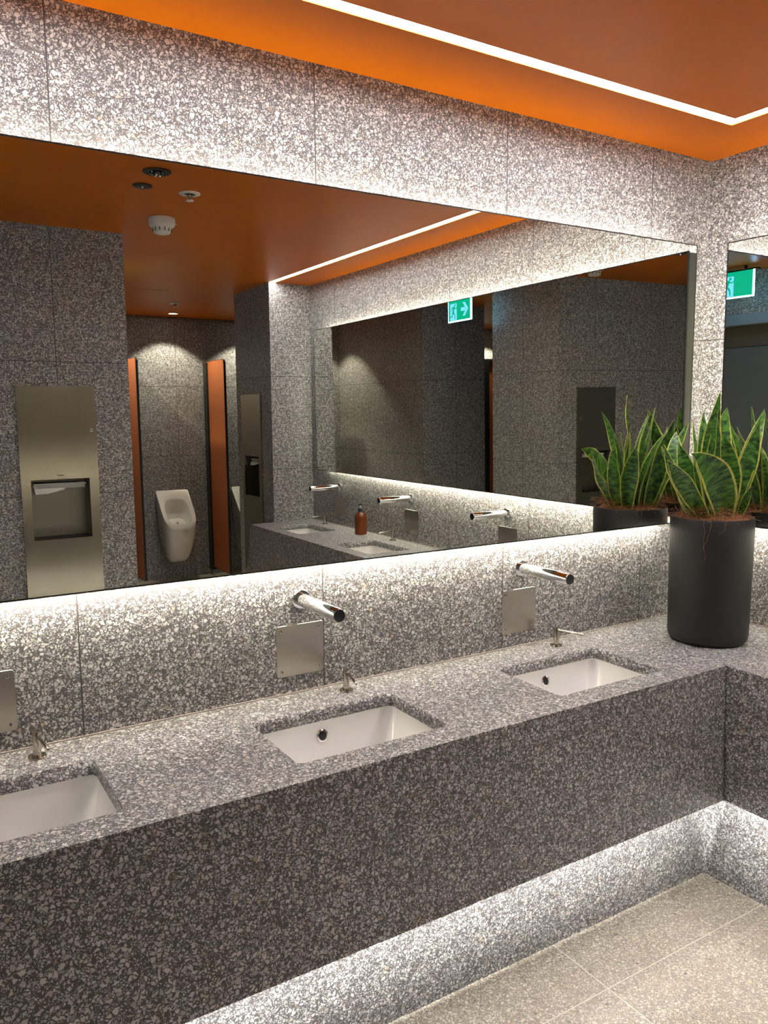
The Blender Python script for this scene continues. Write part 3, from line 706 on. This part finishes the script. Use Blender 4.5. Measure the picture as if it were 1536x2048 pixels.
for r, h in ((PR-0.0098, PHt-0.04), (PR-0.0105, PHt-0.012), (0.11, PHt-0.002), (0.08, PHt+0.002), (0.04, PHt+0.003), (0.005, PHt+0.003)):
    rings.append([Vector((r*math.cos(2*PI*k/40), r*math.sin(2*PI*k/40), h+(random.uniform(-0.006, 0.006) if 0.02 < r < 0.125 else 0))) for k in range(40)])
loft(bm, rings)
mu = link('coir_mulch', bm, M_coir, pt)
bm = bmesh.new()
def fibre(p, az, ln, lift, rad=0.0005, droop=0.0):
    pts = [Vector(p)]; d = Vector((math.cos(az), math.sin(az), lift))
    for k in range(6):
        d = (d+Vector((random.uniform(-0.5, 0.5), random.uniform(-0.5, 0.5), random.uniform(-0.45, 0.25)-droop))).normalized()
        pts.append(pts[-1]+d*ln/6)
        rr = math.hypot(pts[-1].x, pts[-1].y)
        if pts[-1].z < PHt-0.004 and rr < PR-0.012: pts[-1].z = PHt-0.004+random.uniform(0, 0.006)
    tube(bm, pts, rad, 4)
for k in range(900):
    a_ = random.uniform(0, 2*PI); r_ = (PR-0.016)*math.sqrt(random.random())
    clump = 0.5+0.5*math.sin(a_*2.0+0.6)
    fibre((r_*math.cos(a_), r_*math.sin(a_), PHt+random.uniform(-0.004, 0.008+0.036*clump*(r_ > 0.075))), random.uniform(0, 2*PI), random.uniform(0.02, 0.06), random.uniform(-0.1, 0.5), random.uniform(0.00035, 0.0007))
o = link('coir_fibres', bm, M_coir, pt); o['kind'] = 'stuff'
bm = bmesh.new()
for a_, ln in ((3.75, 0.10), (3.6, 0.14), (4.1, 0.05), (0.2, 0.05)):
    q = Vector(((PR-0.004)*math.cos(a_), (PR-0.004)*math.sin(a_), PHt+0.003)); pts = [q*0.93+Vector((0, 0, 0.006)), q]
    dd = Vector((math.cos(a_), math.sin(a_), 0.1))*0.010; pts.append(q+dd)
    for k in range(7):
        pts.append(pts[-1]+Vector((random.uniform(-0.008, 0.008), random.uniform(-0.008, 0.008), -ln/7)))
        rr = math.hypot(pts[-1].x, pts[-1].y)
        if rr < PR+0.004: pts[-1].x *= (PR+0.004)/rr; pts[-1].y *= (PR+0.004)/rr
    bm = bmesh.new(); tube(bm, pts, 0.0004, 5); link('stray_fibre', bm, M_coir, pt)

def leaf_mat():
    m, t, b = newmat('snake_plant_leaf'); L = t.links.new
    uv = N(t, 'ShaderNodeUVMap'); uv.uv_map = 'UVMap'; sp = N(t, 'ShaderNodeSeparateXYZ'); L(uv.outputs[0], sp.inputs[0])
    geo = N(t, 'ShaderNodeNewGeometry')
    n1 = N(t, 'ShaderNodeTexNoise'); n1.inputs['Scale'].default_value = 55; n1.inputs['Detail'].default_value = 2; L(geo.outputs['Position'], n1.inputs['Vector'])
    mp = N(t, 'ShaderNodeMapping'); mp.inputs['Scale'].default_value = (2.2, 26, 1); L(uv.outputs[0], mp.inputs[0])
    oi = N(t, 'ShaderNodeObjectInfo')
    n2 = N(t, 'ShaderNodeTexNoise', noise_dimensions='4D'); n2.inputs['Scale'].default_value = 1.0; n2.inputs['Detail'].default_value = 4; n2.inputs['Roughness'].default_value = 0.65; n2.inputs['Distortion'].default_value = 0.25
    L(mp.outputs[0], n2.inputs['Vector']); L(math_(t, 'MULTIPLY', oi.outputs['Random'], 20), n2.inputs['W'])
    green = ramp(t, n2.outputs[0], ((0.36, (0.008, 0.028, 0.009)), (0.45, (0.022, 0.085, 0.015)), (0.54, (0.075, 0.21, 0.028)), (0.70, (0.17, 0.34, 0.05))))
    e = math_(t, 'ABSOLUTE', math_(t, 'SUBTRACT', sp.outputs[0], 0.5))
    e = math_(t, 'ADD', e, math_(t, 'MULTIPLY', math_(t, 'SUBTRACT', n1.outputs[0], 0.5), 0.05))
    edge = N(t, 'ShaderNodeMapRange'); edge.inputs[1].default_value = 0.422; edge.inputs[2].default_value = 0.445; L(e, edge.inputs[0])
    yel = ramp(t, n1.outputs[0], ((0.3, (0.50, 0.50, 0.05)), (0.7, (0.70, 0.68, 0.20))))
    L(mixc(t, edge.outputs[0], green, yel), b.inputs['Base Color'])
    setp(b, rough=0.36, spec=0.5)
    b.inputs['Subsurface Weight'].default_value = 0.0
    return m
M_leaf = leaf_mat()
def leaf(base, tip, width, face, bulge=(0, 0, 0), twist=0.0, fold=0.35, wav=0.0, sharp=1.0, kink=None):
    """base, tip: world points; face: azimuth the leaf front looks to; the blade is a thin solid with its own thickness"""
    P0 = Vector(base)-PC; P2 = Vector(tip)-PC
    P1 = Vector((P0.x*0.75+P2.x*0.25, P0.y*0.75+P2.y*0.25, P0.z*0.45+P2.z*0.55))+Vector(bulge)
    n = 26; m_ = 9; top = []; bot = []; uvs = []
    ph = random.uniform(0, 6)
    for i in range(n+1):
        s = i/n; p = P0*(1-s)**2+P1*2*s*(1-s)+P2*s*s
        d = (P1-P0)*2*(1-s)+(P2-P1)*2*s; d.normalize()
        fa = face+twist*s*s
        nr = Vector((math.cos(fa), math.sin(fa), 0)); nr = (nr-d*nr.dot(d)).normalized(); sd = nr.cross(d).normalized()
        wd = width*(0.50+0.50*math.sin(min(s/0.55, 1)*PI/2))*(1-max(0, (s-0.50)/0.50)**(1.7*sharp))
        wd = max(wd, 0.0006)
        fo = fold*(1.25-0.75*s)
        rt_, rb_, ru = [], [], []
        for j in range(m_):
            u = j/(m_-1)*2-1
            rip = wav*width*math.sin(s*15+ph+u*0.9)*abs(u)**2
            q = p+sd*(wd/2*u)+nr*(fo*wd/2*(abs(u)**1.5)+rip)
            th = 0.0011*(1-0.7*abs(u)**2)*(1-0.6*s)+0.0003
            rt_.append(q+nr*th); rb_.append(q-nr*th); ru.append(((u+1)/2, s))
        top.append(rt_); bot.append(rb_); uvs.append(ru)
    bm = bmesh.new(); uvl = bm.loops.layers.uv.new('UVMap')
    VT = [[bm.verts.new(q) for q in r] for r in top]; VB = [[bm.verts.new(q) for q in r] for r in bot]
    uvd = {}
    for V in (VT, VB):
        for i in range(n+1):
            for j in range(m_): uvd[V[i][j]] = uvs[i][j]
    for i in range(n):
        for j in range(m_-1):
            bm.faces.new((VT[i][j], VT[i][j+1], VT[i+1][j+1], VT[i+1][j])); bm.faces.new((VB[i][j], VB[i+1][j], VB[i+1][j+1], VB[i][j+1]))
        for j in (0, m_-1): bm.faces.new((VT[i][j], VT[i+1][j], VB[i+1][j], VB[i][j]))
    bm.faces.new(VT[0]+VB[0][::-1]); bm.faces.new(VT[n]+VB[n][::-1])
    for f in bm.faces:
        for lp in f.loops: lp[uvl].uv = uvd[lp.vert]
    return link('leaf', bm, M_leaf, pt, ang=70)
ZL = ZC+PHt-0.012
cx, cy = PC.x, PC.y
V = math.radians(216)     # azimuth from the pot towards the camera
LV = [  # dx, dy of base | tip | width | face azimuth | bulge | twist | fold | wave
 ((-0.050, -0.020), (-0.552, -0.285, 1.520), 0.066, V-0.5, (-0.06, 0, 0.02), 0.3, 0.45, 0.04),
 ((-0.005, 0.045), (-0.318, -0.135, 1.612), 0.070, V+0.1, (-0.085, 0.05, 0.02), -0.2, 0.25, 0.02),
 ((-0.030, 0.020), (-0.427, -0.231, 1.574), 0.068, V+0.3, (-0.03, 0.02, 0.0), 0.2, 0.3, 0.04),
 ((0.000, -0.045), (-0.530, -0.362, 1.545), 0.100, V+0.25, (0.03, -0.01, 0.05), 0.2, 0.30, 0.04),
 ((0.005, -0.005), (-0.334, -0.323, 1.748), 0.060, V-0.2, (-0.03, 0.03, 0.0), 0.9, 0.35, 0.05),
 ((-0.002, -0.018), (-0.330, -0.305, 1.637), 0.050, V+0.3, (-0.02, 0.01, 0), -0.4, 0.5, 0.05),
 ((0.018, -0.040), (-0.335, -0.345, 1.606), 0.086, V-0.1, (0.01, -0.01, 0), 0.1, 0.32, 0.03),
 ((0.040, -0.045), (-0.142, -0.372, 1.697), 0.056, V-0.25, (0.02, -0.01, -0.02), 0.3, 0.45, 0.03),
 ((0.035, 0.020), (-0.222, -0.275, 1.700), 0.078, V+0.1, (0.0, 0.01, 0), -0.1, 0.3, 0.02),
 ((0.050, -0.030), (-0.225, -0.405, 1.648), 0.060, V+0.2, (0.035, -0.02, 0), 0.0, 0.35, 0.03),
 ((-0.020, -0.005), (-0.415, -0.375, 1.686), 0.040, V+0.7, (0.015, 0.0, 0.02), 0.8, 0.5, 0.05),
 ((0.060, 0.045), (-0.160, -0.165, 1.640), 0.070, V+PI-0.4, (0.03, 0.0, 0), 0.1, 0.3, 0.03),
 ((0.020, 0.060), (-0.255, -0.155, 1.655), 0.066, 1.9, (0.02, 0.01, 0), 0.1, 0.3, 0.03),
 ((-0.060, 0.035), (-0.440, -0.170, 1.560), 0.060, 2.2, (-0.04, 0.02, 0), 0.3, 0.4, 0.04),
 ((0.050, -0.070), (-0.285, -0.430, 1.430), 0.026, V-0.3, (0.01, -0.005, 0), 0.4, 0.5, 0.0),
 ((0.075, -0.050), (-0.255, -0.375, 1.430), 0.020, V-0.9, (0.035, -0.01, 0.03), 0.7, 0.6, 0.05),
 ((-0.070, 0.010), (-0.500, -0.225, 1.570), 0.052, V-0.9, (-0.05, 0.01, 0), 0.3, 0.4, 0.05),
 ((0.000, 0.030), (-0.300, -0.235, 1.685), 0.058, V+0.5, (-0.01, 0.01, 0), 0.2, 0.35, 0.04),
 ((0.065, 0.005), (-0.175, -0.250, 1.625), 0.064, V-0.2, (0.03, 0.0, 0), 0.1, 0.35, 0.03),
 ((-0.045, -0.035), (-0.472, -0.330, 1.530), 0.022, V-1.0, (-0.06, -0.01, -0.03), 0.5, 0.6, 0.08),
]
for (bx, by), tip, wd, fa, bu, tw, fo, wv in LV:
    leaf((cx+bx, cy+by, ZL), tip, wd*1.13, fa, bu, tw, fo, wv)
